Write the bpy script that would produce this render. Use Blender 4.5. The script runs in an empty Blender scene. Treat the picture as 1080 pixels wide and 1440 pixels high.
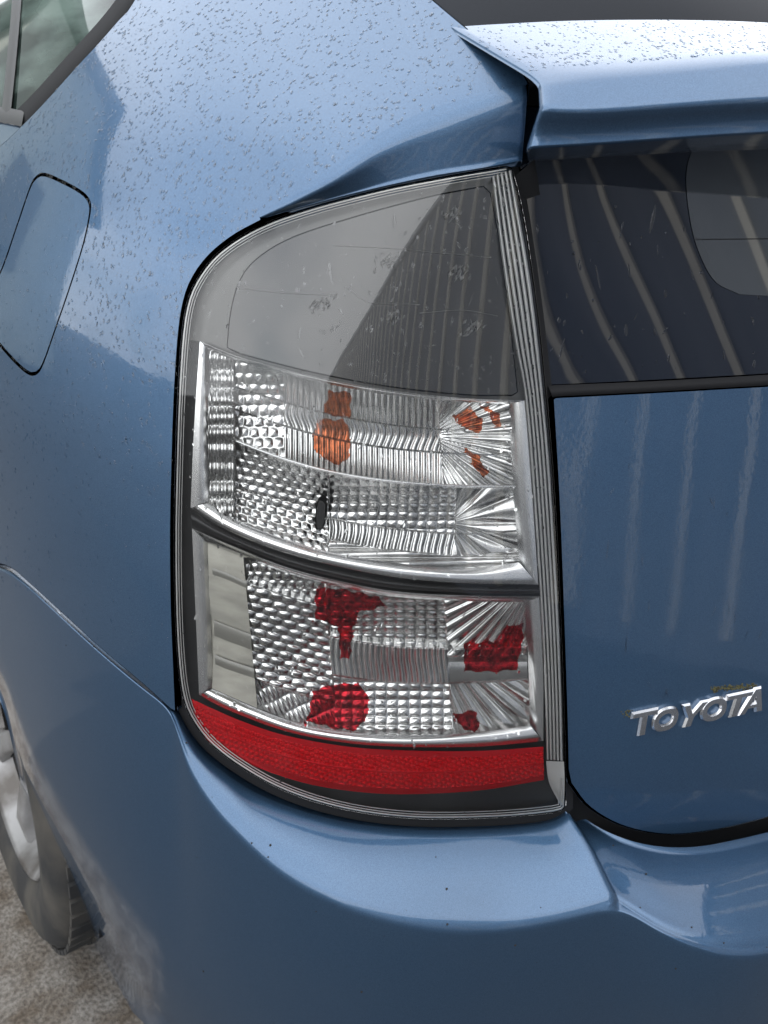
import bpy, math, random
import numpy as np
from math import radians as R, sin, cos, pi
from mathutils import Vector, Matrix
from mathutils.geometry import delaunay_2d_cdt

rng = np.random.default_rng(7)
random.seed(7)
scene = bpy.context.scene
COL = scene.collection

# ------------------------------------------------------------------ camera
FPX = 1088.0
PITCH, YAW, ROLL, CAMZ = 24.0, 40.0, 6.0, 1.17
cp, sp, cy, sy = cos(R(PITCH)), sin(R(PITCH)), cos(R(YAW)), sin(R(YAW))
FWD = np.array([sy*cp, cy*cp, -sp])
_r0 = np.array([cy, -sy, 0.0]); _u0 = np.cross(_r0, FWD)
RIGHT = _r0*cos(R(ROLL)) + _u0*sin(R(ROLL))
UP = _u0*cos(R(ROLL)) - _r0*sin(R(ROLL))
CAM = np.array([0.0, 0.0, CAMZ])
cam_data = bpy.data.cameras.new('camera')
cam = bpy.data.objects.new('camera', cam_data); COL.objects.link(cam)
cam_data.sensor_fit = 'VERTICAL'
cam_data.angle = 2*math.atan(720/FPX)
cam_data.clip_start = 0.02; cam_data.clip_end = 3000
M = Matrix.Identity(4)
for i in range(3):
    M[i][0], M[i][1], M[i][2], M[i][3] = RIGHT[i], UP[i], -FWD[i], CAM[i]
cam.matrix_world = M
cam_data.dof.use_dof = True
cam_data.dof.focus_distance = 0.58
cam_data.dof.aperture_fstop = 9.0
scene.camera = cam

# ------------------------------------------------------------------ sky, sun, exposure
SUN_AZ, SUN_EL = 80.0, 32.0          # azimuth from +Y towards +X
world = bpy.data.worlds.new('World'); scene.world = world; world.use_nodes = True
nt = world.node_tree; nt.nodes.clear()
out = nt.nodes.new('ShaderNodeOutputWorld'); bg = nt.nodes.new('ShaderNodeBackground')
sky = nt.nodes.new('ShaderNodeTexSky'); sky.sky_type = 'NISHITA'; sky.sun_disc = False
sky.sun_elevation = R(SUN_EL); sky.sun_rotation = R(SUN_AZ)
sky.air_density = 1.0; sky.dust_density = 1.0; sky.ozone_density = 1.0
tc = nt.nodes.new('ShaderNodeTexCoord')
mp = nt.nodes.new('ShaderNodeMapping'); mp.inputs['Location'].default_value = (3.1, 1.7, 0)
sxyz = nt.nodes.new('ShaderNodeSeparateXYZ'); zp = nt.nodes.new('ShaderNodeMath'); zp.operation = 'MAXIMUM'; zp.inputs[1].default_value = 0.0
za = nt.nodes.new('ShaderNodeMath'); za.operation = 'ADD'; za.inputs[1].default_value = .22
vd = nt.nodes.new('ShaderNodeVectorMath'); vd.operation = 'DIVIDE'; cz = nt.nodes.new('ShaderNodeCombineXYZ')
nt.links.new(tc.outputs['Generated'], sxyz.inputs[0]); nt.links.new(sxyz.outputs[2], zp.inputs[0]); nt.links.new(zp.outputs[0], za.inputs[0])
for q in range(3): nt.links.new(za.outputs[0], cz.inputs[q])
nt.links.new(tc.outputs['Generated'], vd.inputs[0]); nt.links.new(cz.outputs[0], vd.inputs[1])
nz = nt.nodes.new('ShaderNodeTexNoise'); nz.inputs['Scale'].default_value = .8
nz.inputs['Detail'].default_value = 4; nz.inputs['Roughness'].default_value = 0.45
rp = nt.nodes.new('ShaderNodeValToRGB')
rp.color_ramp.elements[0].position = 0.24; rp.color_ramp.elements[1].position = 0.56
rp.color_ramp.elements[0].color = (.36, .36, .36, 1)
mx = nt.nodes.new('ShaderNodeMixRGB'); mx.inputs[2].default_value = (13.0, 13.3, 13.8, 1)
nt.links.new(vd.outputs[0], mp.inputs[0]); nt.links.new(mp.outputs[0], nz.inputs[0])
nt.links.new(nz.outputs[0], rp.inputs[0]); nt.links.new(rp.outputs[0], mx.inputs[0])
nt.links.new(sky.outputs[0], mx.inputs[1]); nt.links.new(mx.outputs[0], bg.inputs[0])
nt.links.new(bg.outputs[0], out.inputs[0]); bg.inputs[1].default_value = 0.13
sun_d = bpy.data.lights.new('sun', 'SUN'); sun_d.energy = 2.6; sun_d.angle = R(2.0)
sun_d.color = (1.0, 0.95, 0.87)
sun = bpy.data.objects.new('sun', sun_d); COL.objects.link(sun)
sd = Vector((sin(R(SUN_AZ))*cos(R(SUN_EL)), cos(R(SUN_AZ))*cos(R(SUN_EL)), sin(R(SUN_EL))))
sun.rotation_euler = sd.to_track_quat('Z', 'Y').to_euler()
vs = scene.view_settings
vs.view_transform = 'Standard'; vs.look = 'None'; vs.gamma = 1.0; vs.use_curve_mapping = False
vs.exposure = 0.92

# ------------------------------------------------------------------ materials
def mat(name, col=(.5, .5, .5), rough=.5, metal=0.0, coat=0.0, coat_rough=.03, spec=.5, ior=1.5):
    m = bpy.data.materials.new(name); m.use_nodes = True
    b = m.node_tree.nodes['Principled BSDF']
    b.inputs['Base Color'].default_value = (*col, 1); b.inputs['Roughness'].default_value = rough
    b.inputs['Metallic'].default_value = metal; b.inputs['Coat Weight'].default_value = coat
    b.inputs['Coat Roughness'].default_value = coat_rough; b.inputs['IOR'].default_value = ior
    b.inputs['Specular IOR Level'].default_value = spec
    return m
def nodes(m): return m.node_tree.nodes, m.node_tree.links, m.node_tree.nodes['Principled BSDF']
def noise_col(m, c1, c2, scale, detail=4, lo=.35, hi=.65, coord='Object', rough=None, bump=0, bdist=.001, stretch=(1, 1, 1)):
    n, l, b = nodes(m)
    t = n.new('ShaderNodeTexCoord'); mp = n.new('ShaderNodeMapping'); mp.inputs['Scale'].default_value = stretch
    nz = n.new('ShaderNodeTexNoise'); nz.inputs['Scale'].default_value = scale; nz.inputs['Detail'].default_value = detail
    r = n.new('ShaderNodeValToRGB'); r.color_ramp.elements[0].position = lo; r.color_ramp.elements[1].position = hi
    r.color_ramp.elements[0].color = (*c1, 1); r.color_ramp.elements[1].color = (*c2, 1)
    l.new(t.outputs[coord], mp.inputs[0]); l.new(mp.outputs[0], nz.inputs[0]); l.new(nz.outputs[0], r.inputs[0])
    l.new(r.outputs[0], b.inputs['Base Color'])
    if bump:
        bp = n.new('ShaderNodeBump'); bp.inputs['Strength'].default_value = bump; bp.inputs['Distance'].default_value = bdist
        l.new(nz.outputs[0], bp.inputs['Height']); l.new(bp.outputs[0], b.inputs['Normal'])
    return m

def paint_mat(name):
    m = mat(name, (.062, .165, .36), .42, .75, 1.0, .02)
    n, l, b = nodes(m)
    t = n.new('ShaderNodeTexCoord')
    v = n.new('ShaderNodeTexVoronoi'); v.inputs['Scale'].default_value = 2600
    l.new(t.outputs['Object'], v.inputs['Vector'])
    # flakes: slight tint and roughness change, fine relief under the clear coat
    r = n.new('ShaderNodeValToRGB')
    r.color_ramp.elements[0].color = (.033, .078, .147, 1); r.color_ramp.elements[1].color = (.057, .119, .209, 1)
    sx = n.new('ShaderNodeSeparateColor'); l.new(v.outputs['Color'], sx.inputs[0])
    l.new(sx.outputs[0], r.inputs[0])
    # road film: dusty, large and small blotches
    nz = n.new('ShaderNodeTexNoise'); nz.inputs['Scale'].default_value = 9; nz.inputs['Detail'].default_value = 9
    nz.inputs['Roughness'].default_value = .65
    l.new(t.outputs['Object'], nz.inputs['Vector'])
    dr = n.new('ShaderNodeMapRange'); dr.inputs[1].default_value = .45; dr.inputs[2].default_value = .8
    dr.inputs[3].default_value = 0.0; dr.inputs[4].default_value = .05
    l.new(nz.outputs[0], dr.inputs[0])
    mxx = n.new('ShaderNodeMixRGB'); mxx.inputs[2].default_value = (.20, .22, .24, 1)
    l.new(dr.outputs[0], mxx.inputs[0]); l.new(r.outputs[0], mxx.inputs[1]); l.new(mxx.outputs[0], b.inputs['Base Color'])
    cr = n.new('ShaderNodeMapRange'); cr.inputs[1].default_value = .3; cr.inputs[2].default_value = .75
    cr.inputs[3].default_value = .015; cr.inputs[4].default_value = .09
    l.new(nz.outputs[0], cr.inputs[0]); l.new(cr.outputs[0], b.inputs['Coat Roughness'])
    bp = n.new('ShaderNodeBump'); bp.inputs['Strength'].default_value = .12; bp.inputs['Distance'].default_value = .0006
    l.new(sx.outputs[1], bp.inputs['Height']); l.new(bp.outputs[0], b.inputs['Normal'])
    # orange peel on the clear coat
    op = n.new('ShaderNodeTexNoise'); op.inputs['Scale'].default_value = 260; op.inputs['Detail'].default_value = 1
    l.new(t.outputs['Object'], op.inputs['Vector'])
    b2 = n.new('ShaderNodeBump'); b2.inputs['Strength'].default_value = .05; b2.inputs['Distance'].default_value = .0006
    l.new(op.outputs[0], b2.inputs['Height']); l.new(b2.outputs[0], b.inputs['Coat Normal'])
    return m

def clear_mat(name, tint=(.97, .97, .97), ior=1.5, layers=2.0, rough=.012, film=0.0):
    """thin clear sheet: transparent + mirror by Fresnel (both faces of the sheet)"""
    m = bpy.data.materials.new(name); m.use_nodes = True
    n, l = m.node_tree.nodes, m.node_tree.links; n.clear()
    o = n.new('ShaderNodeOutputMaterial'); tr = n.new('ShaderNodeBsdfTransparent'); gl = n.new('ShaderNodeBsdfGlossy')
    tr.inputs[0].default_value = (*tint, 1); gl.inputs['Roughness'].default_value = rough
    fr = n.new('ShaderNodeFresnel'); fr.inputs[0].default_value = ior
    mu = n.new('ShaderNodeMath'); mu.operation = 'MULTIPLY'; mu.inputs[1].default_value = layers; mu.use_clamp = True
    mxs = n.new('ShaderNodeMixShader')
    l.new(fr.outputs[0], mu.inputs[0]); l.new(mu.outputs[0], mxs.inputs[0]); l.new(tr.outputs[0], mxs.inputs[1]); l.new(gl.outputs[0], mxs.inputs[2])
    last = mxs
    if film:
        df = n.new('ShaderNodeBsdfDiffuse'); df.inputs[0].default_value = (.5, .5, .48, 1)
        t = n.new('ShaderNodeTexCoord'); nz = n.new('ShaderNodeTexNoise'); nz.inputs['Scale'].default_value = 35; nz.inputs['Detail'].default_value = 8
        l.new(t.outputs['Object'], nz.inputs['Vector'])
        mr = n.new('ShaderNodeMapRange'); mr.inputs[1].default_value = .35; mr.inputs[2].default_value = .8; mr.inputs[3].default_value = film*.3; mr.inputs[4].default_value = film*2
        l.new(nz.outputs[0], mr.inputs[0])
        m2 = n.new('ShaderNodeMixShader'); l.new(mr.outputs[0], m2.inputs[0]); l.new(mxs.outputs[0], m2.inputs[1]); l.new(df.outputs[0], m2.inputs[2]); last = m2
    l.new(last.outputs[0], o.inputs[0])
    return m

PAINT = paint_mat('blue_metallic_paint')
BLACK = mat('black_plastic', (.012, .012, .013), .38)
RUBBER = mat('black_rubber', (.014, .014, .015), .75, spec=.2)
DARKV = mat('dark_void', (.004, .004, .005), .9)
LENS = clear_mat('clear_lens', (.93, .93, .92), layers=1.25, film=.006)
CHROME = mat('lamp_chrome', (.93, .93, .93), .2, 1.0)
CHROMEF = noise_col(mat('faceted_chrome', (.80, .81, .82), .2, 1.0), (.56, .56, .55), (.76, .76, .75), 60)
SMOKE = mat('smoked_panel', (.040, .039, .038), .22, 0, .5, .05)
SILVER = mat('silver_housing', (.13, .13, .125), .35, .35)
AMB_REFL = noise_col(mat('amber_reflection_tint', (.66, .17, .05), .16, .8, .2), (.20, .055, .02), (.62, .17, .06), 190)  # facet tint that paints in the amber reflection in the chrome
RED_REFL = noise_col(mat('red_reflection_tint', (.42, .006, .014), .16, .85, .1), (.10, .004, .008), (.56, .014, .028), 190)  # facet tint that paints in the red bulb's reflection in the chrome
REDB = mat('red_reflex', (.66, .004, .012), .22, .55, .0, spec=.3)
BEIGE = noise_col(mat('beige_diffuser', (.45, .43, .37), .25, .3, .5), (.46, .45, .40), (.70, .68, .60), 30, lo=.3, hi=.7, stretch=(1, 1, 3))
RIBM = mat('clear_ribs', (.74, .74, .73), .16, .45, .6)
GLASS = mat('dark_glass', (.004, .006, .011), .03, 0, .25, .01)
TRIM = mat('grey_trim', (.06, .06, .06), .5, spec=.3)
BADGE = mat('badge_chrome', (.62, .62, .63), .24, 1.0)
WATER = bpy.data.materials.new('water'); WATER.use_nodes = True
_n, _l = WATER.node_tree.nodes, WATER.node_tree.links; _n.clear()
_o = _n.new('ShaderNodeOutputMaterial'); _g = _n.new('ShaderNodeBsdfGlass'); _g.inputs['IOR'].default_value = 1.33; _g.inputs['Roughness'].default_value = 0.0
_l.new(_g.outputs[0], _o.inputs[0])

# ------------------------------------------------------------------ geometry helpers
def ray(px, py):
    px = np.asarray(px, float); py = np.asarray(py, float)
    return FWD + ((px-540)/FPX)[..., None]*RIGHT + ((720-py)/FPX)[..., None]*UP
def P3(px, py, t): return CAM + ray(px, py)*np.asarray(t, float)[..., None]

def nspline(xk, yk):
    """natural cubic spline through knots"""
    x = np.asarray(xk, float); y = np.asarray(yk, float); n = len(x); h = np.diff(x)
    A = np.zeros((n, n)); b = np.zeros(n); A[0, 0] = A[-1, -1] = 1
    for i in range(1, n-1):
        A[i, i-1], A[i, i], A[i, i+1] = h[i-1], 2*(h[i-1]+h[i]), h[i]
        b[i] = 6*((y[i+1]-y[i])/h[i]-(y[i]-y[i-1])/h[i-1])
    m = np.linalg.solve(A, b)
    def f(q):
        q = np.asarray(q, float); qq = np.clip(q, x[0], x[-1]); i = np.clip(np.searchsorted(x, qq)-1, 0, n-2)
        d0 = qq-x[i]; d1 = x[i+1]-qq
        v = (m[i]*d1**3+m[i+1]*d0**3)/(6*h[i])+(y[i]/h[i]-m[i]*h[i]/6)*d1+(y[i+1]/h[i]-m[i+1]*h[i]/6)*d0
        s0 = (y[1]-y[0])/h[0]-h[0]*m[1]/6; s1 = (y[-1]-y[-2])/h[-1]+h[-1]*m[-2]/6
        return v+np.where(q < x[0], (q-x[0])*s0, 0)+np.where(q > x[-1], (q-x[-1])*s1, 0)
    return f

# the body's plan outline at z = .95 (rear left corner) and how far it leans in with height
PLAN = np.array([(.118, 2.6), (.118, 1.9), (.120, 1.4), (.125, 1.0), (.139, .76), (.170, .605), (.2185, .497), (.270, .439), (.335, .388),
                 (.4375, .331), (.54, .277), (.65, .229), (.80, .176), (.98, .138), (1.35, .130)])
_k = np.concatenate([[0], np.cumsum(np.hypot(*np.diff(PLAN, axis=0).T))])
_fx, _fy = nspline(_k, PLAN[:, 0]), nspline(_k, PLAN[:, 1])
_s = np.linspace(0, _k[-1], 900); PX, PY = _fx(_s), _fy(_s)
_tx, _ty = np.gradient(PX, _s), np.gradient(PY, _s)
_w = np.clip((_s-_k[4])/(_k[9]-_k[4]), 0, 1); _w = _w*_w*(3-2*_w)
OSIDE = nspline([.25, .45, .62, .8, .95, 1.05, 1.13, 1.22, 1.32, 1.45], [.045, .012, 0, 0, .004, .018, .042, .088, .155, .255])
OREAR = nspline([.3, .5, .62, .72, .82, .95, 1.05, 1.18, 1.35], [-.040, -.044, -.043, -.037, -.022, 0, .018, .046, .09])
def body_f(P):
    d2 = (P[..., 0, None]-PX)**2+(P[..., 1, None]-PY)**2
    i = np.argmin(d2, -1)
    dx, dy = P[..., 0]-PX[i], P[..., 1]-PY[i]
    sdn = dx*(-_ty[i])+dy*_tx[i]
    return sdn-((1-_w[i])*OSIDE(P[..., 2])+_w[i]*OREAR(P[..., 2]))
def base_t(px, py, off=0.0):
    """camera distance of the body surface (pushed in by off) along the ray of a point"""
    px, py = np.broadcast_arrays(np.asarray(px, float), np.asarray(py, float)); sh = px.shape
    r = ray(px.ravel(), py.ravel()); off = np.broadcast_to(np.asarray(off, float), sh).ravel()
    ts = np.linspace(.3, 2.6, 150)
    lo = np.full(len(r), .3); hi = np.full(len(r), 2.6); found = np.zeros(len(r), bool)
    prev = lo.copy()
    for t in ts:
        v = body_f(CAM+r*t)-off
        hit = (~found) & (v > 0)
        lo[hit] = prev[hit]; hi[hit] = t; found |= hit; prev[:] = t
    for _ in range(30):
        mid = (lo+hi)/2; v = body_f(CAM+r*mid[:, None])-off
        hi = np.where(v > 0, mid, hi); lo = np.where(v > 0, lo, mid)
    return ((lo+hi)/2).reshape(sh)

class Field:
    """smooth surface: thin plate spline of inverse distance through knots (px, py, t)"""
    def __init__(s, knots, lam=1e-6):
        k = np.array(knots, float); s.c = k[:, :2]/500.; n = len(k)
        d = np.linalg.norm(s.c[:, None]-s.c[None], axis=-1)
        A = np.zeros((n+3, n+3)); A[:n, :n] = s.u(d)+np.eye(n)*lam; A[:n, n] = 1; A[:n, n+1:] = s.c; A[n, :n] = 1; A[n+1:, :n] = s.c.T
        b = np.zeros(n+3); b[:n] = 1/k[:, 2]; s.w = np.linalg.solve(A, b)
    @staticmethod
    def u(d): return np.where(d > 1e-9, d*d*np.log(np.maximum(d, 1e-9)), 0)
    def __call__(s, px, py):
        q = np.stack(np.broadcast_arrays(np.asarray(px, float), np.asarray(py, float)), -1)/500.
        sh = q.shape[:-1]; q = q.reshape(-1, 2); n = len(s.c)
        o = s.u(np.linalg.norm(q[:, None]-s.c[None], axis=-1))@s.w[:n]+s.w[n]+q@s.w[n+1:]
        return (1/o).reshape(sh)
class Shift:
    def __init__(s, f, d): s.f, s.d = f, d
    def __call__(s, px, py):
        return s.f(px, py)+(s.d(px, py) if callable(s.d) else s.d)
def fpos(f, px, py): return P3(px, py, f(px, py))
def fnorm(f, px, py, e=1.5):
    a = fpos(f, np.asarray(px)+e, py)-fpos(f, np.asarray(px)-e, py); b = fpos(f, px, np.asarray(py)+e)-fpos(f, px, np.asarray(py)-e)
    n = np.cross(b, a); n /= np.linalg.norm(n, axis=-1, keepdims=True)+1e-12
    d = np.sum(n*ray(px, py), -1, keepdims=True)
    return np.where(d > 0, -n, n)

def crom(pts, n=None, closed=False, step=None):
    """Catmull-Rom curve through points, resampled evenly"""
    p = np.array(pts, float)
    q = np.vstack([p[-1], p, p[0], p[1]]) if closed else np.vstack([2*p[0]-p[1], p, 2*p[-1]-p[-2]])
    o = []
    for i in range(1, len(q)-2):
        for t in np.linspace(0, 1, 16, endpoint=False):
            a, b, c, d = q[i-1:i+3]
            o.append(.5*((2*b)+(-a+c)*t+(2*a-5*b+4*c-d)*t*t+(-a+3*b-3*c+d)*t**3))
    o.append(q[-2] if not closed else o[0]); o = np.array(o)
    k = np.concatenate([[0], np.cumsum(np.linalg.norm(np.diff(o, axis=0), axis=1))])
    if n is None: n = max(4, int(k[-1]/step)+1)
    u = np.linspace(0, k[-1], n)
    r = np.stack([np.interp(u, k, o[:, j]) for j in range(o.shape[1])], -1)
    return r[:-1] if closed else r
def lin(pts, n):
    p = np.array(pts, float); k = np.concatenate([[0], np.cumsum(np.linalg.norm(np.diff(p, axis=0), axis=1))])
    u = np.linspace(0, k[-1], n)
    return np.stack([np.interp(u, k, p[:, j]) for j in range(p.shape[1])], -1)
def inside(poly, q):
    p = np.asarray(poly); x, y = q[:, 0], q[:, 1]; c = np.zeros(len(q), bool); j = len(p)-1
    for i in range(len(p)):
        a, b = p[i], p[j]
        m = ((a[1] > y) != (b[1] > y))
        with np.errstate(divide='ignore', invalid='ignore'):
            xx = (b[0]-a[0])*(y-a[1])/(b[1]-a[1])+a[0]
        c ^= m & (x < xx); j = i
    return c
def pdist(poly, q):
    p = np.asarray(poly); o = np.full(len(q), 1e9)
    for i in range(len(p)):
        a, b = p[i-1], p[i]; ab = b-a; L = ab@ab+1e-12
        t = np.clip(((q-a)@ab)/L, 0, 1); o = np.minimum(o, np.linalg.norm(q-(a+t[:, None]*ab), axis=1))
    return o

class MB:
    def __init__(s): s.v = []; s.f = []; s.n = {}
    def add(s, v, f, n=None):
        o = len(s.v); s.v += [tuple(map(float, x)) for x in v]; s.f += [tuple(int(i)+o for i in q) for q in f]
        if n is not None:
            for i, q in enumerate(n): s.n[o+i] = tuple(map(float, q))
        return o
    def grid(s, G, flip=False, closed=False):
        nu, nv = G.shape[:2]; f = []
        for i in range(nu-1):
            for j in range(nv-1 if not closed else nv):
                a, b, c, d = i*nv+j, i*nv+(j+1) % nv, (i+1)*nv+(j+1) % nv, (i+1)*nv+j
                f.append((a, d, c, b) if flip else (a, b, c, d))
        return s.add(G.reshape(-1, 3), f)
    def box(s, c, h, rot=None):
        c = np.array(c); v = []
        for x in (-1, 1):
            for y in (-1, 1):
                for z in (-1, 1):
                    p = np.array([x*h[0], y*h[1], z*h[2]])
                    if rot is not None: p = rot@p
                    v.append(c+p)
        s.add(v, [(0, 1, 3, 2), (4, 6, 7, 5), (0, 4, 5, 1), (2, 3, 7, 6), (0, 2, 6, 4), (1, 5, 7, 3)])
    def build(s, name, m, parent=None, smooth=True, kind=None):
        me = bpy.data.meshes.new(name); me.from_pydata(s.v, [], s.f); me.update()
        me.polygons.foreach_set('use_smooth', [smooth]*len(me.polygons))
        if s.n and smooth:
            nn = [tuple(v.normal) for v in me.vertices]
            for i, q in s.n.items(): nn[i] = q
            me.normals_split_custom_set_from_vertices(nn)
        me.materials.append(m)
        o = bpy.data.objects.new(name, me); COL.objects.link(o)
        if parent is not None: o.parent = parent
        if kind: o['kind'] = kind
        return o

def sheet(mb, outline, field, step=12, holes=(), flange=(.0015, .012), close=True):
    """mesh the region of a smooth surface inside an outline, with a rounded edge that turns inwards"""
    loops = [np.asarray(outline, float)]+[np.asarray(h, float) for h in holes]
    def dens(p):
        o = []
        for i in range(len(p)):
            a, b = p[i], p[(i+1) % len(p)]; n = max(1, int(np.linalg.norm(b-a)/(step*.8)))
            o += [a+(b-a)*k/n for k in range(n)]
        return np.array(o)
    loops = [dens(p) for p in loops]
    allb = np.vstack(loops); lo, hi = allb.min(0), allb.max(0)
    gx, gy = np.meshgrid(np.arange(lo[0]+step*.5, hi[0], step), np.arange(lo[1]+step*.5, hi[1], step))
    gx = gx+(np.arange(gx.shape[0]) % 2)[:, None]*step*.5
    q = np.stack([gx.ravel(), gy.ravel()], -1)
    k = inside(loops[0], q)
    for h in loops[1:]: k &= ~inside(h, q)
    q = q[k]
    d = np.min([pdist(l, q) for l in loops], axis=0); q = q[d > step*.45]
    pts = np.vstack(loops+[q]); edges = []; o = 0
    for l in loops:
        edges += [(o+i, o+(i+1) % len(l)) for i in range(len(l))]; o += len(l)
    r = delaunay_2d_cdt([Vector((a, b)) for a, b in pts], edges, [], 0, 1e-5)
    v2 = np.array([tuple(v) for v in r[0]]); tri = np.array([f for f in r[2]])
    c = v2[tri].mean(1); k = inside(loops[0], c)
    for h in loops[1:]: k &= ~inside(h, c)
    tri = tri[k]
    a = v2[tri]; ar = (a[:, 1, 0]-a[:, 0, 0])*(a[:, 2, 1]-a[:, 0, 1])-(a[:, 1, 1]-a[:, 0, 1])*(a[:, 2, 0]-a[:, 0, 0])
    tri[ar > 0] = tri[ar > 0][:, ::-1]        # image y points down: clockwise there faces the viewer
    mb.add(fpos(field, v2[:, 0], v2[:, 1]), tri, fnorm(field, v2[:, 0], v2[:, 1]))
    if flange:
        rr, dep = flange
        for li, l in enumerate(loops):
            P = fpos(field, l[:, 0], l[:, 1]); N = fnorm(field, l[:, 0], l[:, 1])
            T = np.roll(P, -1, 0)-np.roll(P, 1, 0); O = np.cross(T, N); O /= np.linalg.norm(O, axis=1, keepdims=True)+1e-12
            area = np.sum(l[:, 0]*np.roll(l[:, 1], -1)-np.roll(l[:, 0], -1)*l[:, 1])
            # make O point away from the sheet
            mid = l+0; test = fpos(field, *(l+0).T)+O*.001
            ctr = np.mean(P, 0)
            e = 2.0; tn = np.stack([np.roll(l, -1, 0)[:, 1]-np.roll(l, 1, 0)[:, 1], -(np.roll(l, -1, 0)[:, 0]-np.roll(l, 1, 0)[:, 0])], -1)
            tn /= np.linalg.norm(tn, axis=1, keepdims=True)+1e-12
            if area < 0: tn = -tn            # outward in the image
            if li > 0: tn = -tn
            D = fpos(field, *(l+tn*e).T)-P
            O = np.where(np.sum(D*O, 1, keepdims=True) < 0, -O, O)
            rings = [P]; nr = [N]
            for an in (30, 60, 90):
                rings.append(P+O*rr*sin(R(an))-N*rr*(1-cos(R(an)))); nr.append(N*cos(R(an))+O*sin(R(an)))
            rings.append(P+O*rr-N*dep); nr.append(O)
            G = np.array(rings); f = []; n = len(l)
            fl = (area < 0) ^ (li > 0)
            for i in range(len(rings)-1):
                for j in range(n):
                    q4 = (i*n+j, i*n+(j+1) % n, (i+1)*n+(j+1) % n, (i+1)*n+j)
                    f.append(q4[::-1] if not fl else q4)
            mb.add(G.reshape(-1, 3), f, np.array(nr).reshape(-1, 3))
    return v2, tri

def strip(mb, A, B, field, dA, dB, rows=2, bulge=0.0, flip=False):
    """band between two curves on a surface, set back by dA at A and dB at B"""
    v = np.linspace(0, 1, rows)[:, None, None]
    q = A[None]*(1-v)+B[None]*v
    d = dA*(1-v[..., 0])+dB*v[..., 0]-bulge*np.sin(pi*v[..., 0])
    G = P3(q[..., 0], q[..., 1], field(q[..., 0], q[..., 1])+d)
    mb.grid(G, flip)
    return G

def facing(mb):
    """turn every face of a mesh towards the viewer's side of the lamp"""
    V = np.array(mb.v); o = []
    for f in mb.f:
        p = V[list(f)]; n = np.cross(p[1]-p[0], p[2]-p[0])
        o.append(f[::-1] if n@(p.mean(0)-CAM) > 0 else f)
    mb.f = o
    return mb

def tag(o, label=None, cat=None, group=None, kind=None):
    if label: o['label'] = label
    if cat: o['category'] = cat
    if group: o['group'] = group
    if kind: o['kind'] = kind
    return o

# ------------------------------------------------------------------ ground
mb = MB()
n = 60
xs = np.linspace(-1, 1, n); xs = np.sign(xs)*np.abs(xs)**4*400
X, Y = np.meshgrid(xs, xs, indexing='ij')
G = np.stack([X, Y+.8, np.zeros_like(X)], -1); mb.grid(G, True)
GM = mat('worn_concrete', (.3, .28, .25), .85)
n_, l_, b_ = nodes(GM)
t_ = n_.new('ShaderNodeTexCoord')
na = n_.new('ShaderNodeTexNoise'); na.inputs['Scale'].default_value = 13; na.inputs['Detail'].default_value = 8; na.inputs['Roughness'].default_value = .62
nb = n_.new('ShaderNodeTexNoise'); nb.inputs['Scale'].default_value = 160; nb.inputs['Detail'].default_value = 6
ra = n_.new('ShaderNodeValToRGB'); ra.color_ramp.elements[0].position = .40; ra.color_ramp.elements[1].position = .58
ra.color_ramp.elements[0].color = (.12, .095, .07, 1); ra.color_ramp.elements[1].color = (.22, .20, .175, 1)
rb = n_.new('ShaderNodeValToRGB'); rb.color_ramp.elements[0].position = .38; rb.color_ramp.elements[1].position = .6
rb.color_ramp.elements[0].color = (.42, .40, .38, 1); rb.color_ramp.elements[1].color = (1, 1, 1, 1)
mm = n_.new('ShaderNodeMixRGB'); mm.blend_type = 'MULTIPLY'; mm.inputs[0].default_value = .8
for q in (na, nb): l_.new(t_.outputs['Object'], q.inputs['Vector'])
l_.new(na.outputs[0], ra.inputs[0]); l_.new(nb.outputs[0], rb.inputs[0]); l_.new(ra.outputs[0], mm.inputs[1]); l_.new(rb.outputs[0], mm.inputs[2])
# dark asphalt round a concrete strip, added unseen so the bumper mirrors dark
sg = n_.new('ShaderNodeSeparateXYZ'); l_.new(t_.outputs['Object'], sg.inputs[0])
ad = n_.new('ShaderNodeMath'); ad.operation = 'MULTIPLY_ADD'; ad.inputs[1].default_value = .10; l_.new(na.outputs[0], ad.inputs[0]); l_.new(sg.outputs[1], ad.inputs[2])
br0 = n_.new('ShaderNodeMapRange'); br0.inputs[1].default_value = .74; br0.inputs[2].default_value = .78; l_.new(ad.outputs[0], br0.inputs[0])
bx0 = n_.new('ShaderNodeMapRange'); bx0.inputs[1].default_value = -.03; bx0.inputs[2].default_value = .02; l_.new(sg.outputs[0], bx0.inputs[0])
br = n_.new('ShaderNodeMath'); br.operation = 'MULTIPLY'; l_.new(br0.outputs[0], br.inputs[0]); l_.new(bx0.outputs[0], br.inputs[1])
asp = n_.new('ShaderNodeValToRGB'); asp.color_ramp.elements[0].color = (.028, .028, .030, 1); asp.color_ramp.elements[1].color = (.075, .074, .072, 1); l_.new(nb.outputs[0], asp.inputs[0])
fm = n_.new('ShaderNodeMixRGB'); l_.new(br.outputs[0], fm.inputs[0]); l_.new(asp.outputs[0], fm.inputs[1]); l_.new(mm.outputs[0], fm.inputs[2])
l_.new(fm.outputs[0], b_.inputs['Base Color'])
bb = n_.new('ShaderNodeBump'); bb.inputs['Strength'].default_value = .5; bb.inputs['Distance'].default_value = .006
l_.new(nb.outputs[0], bb.inputs['Height']); l_.new(bb.outputs[0], b_.inputs['Normal'])
tag(mb.build('ground', GM), kind='structure')

# ------------------------------------------------------------------ the car
car = bpy.data.objects.new('parked_car', None); COL.objects.link(car)
car.location = (0, 0, 0)
tag(car, 'blue metallic hatchback wet with rain, seen at its left tail light', 'car')

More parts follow.
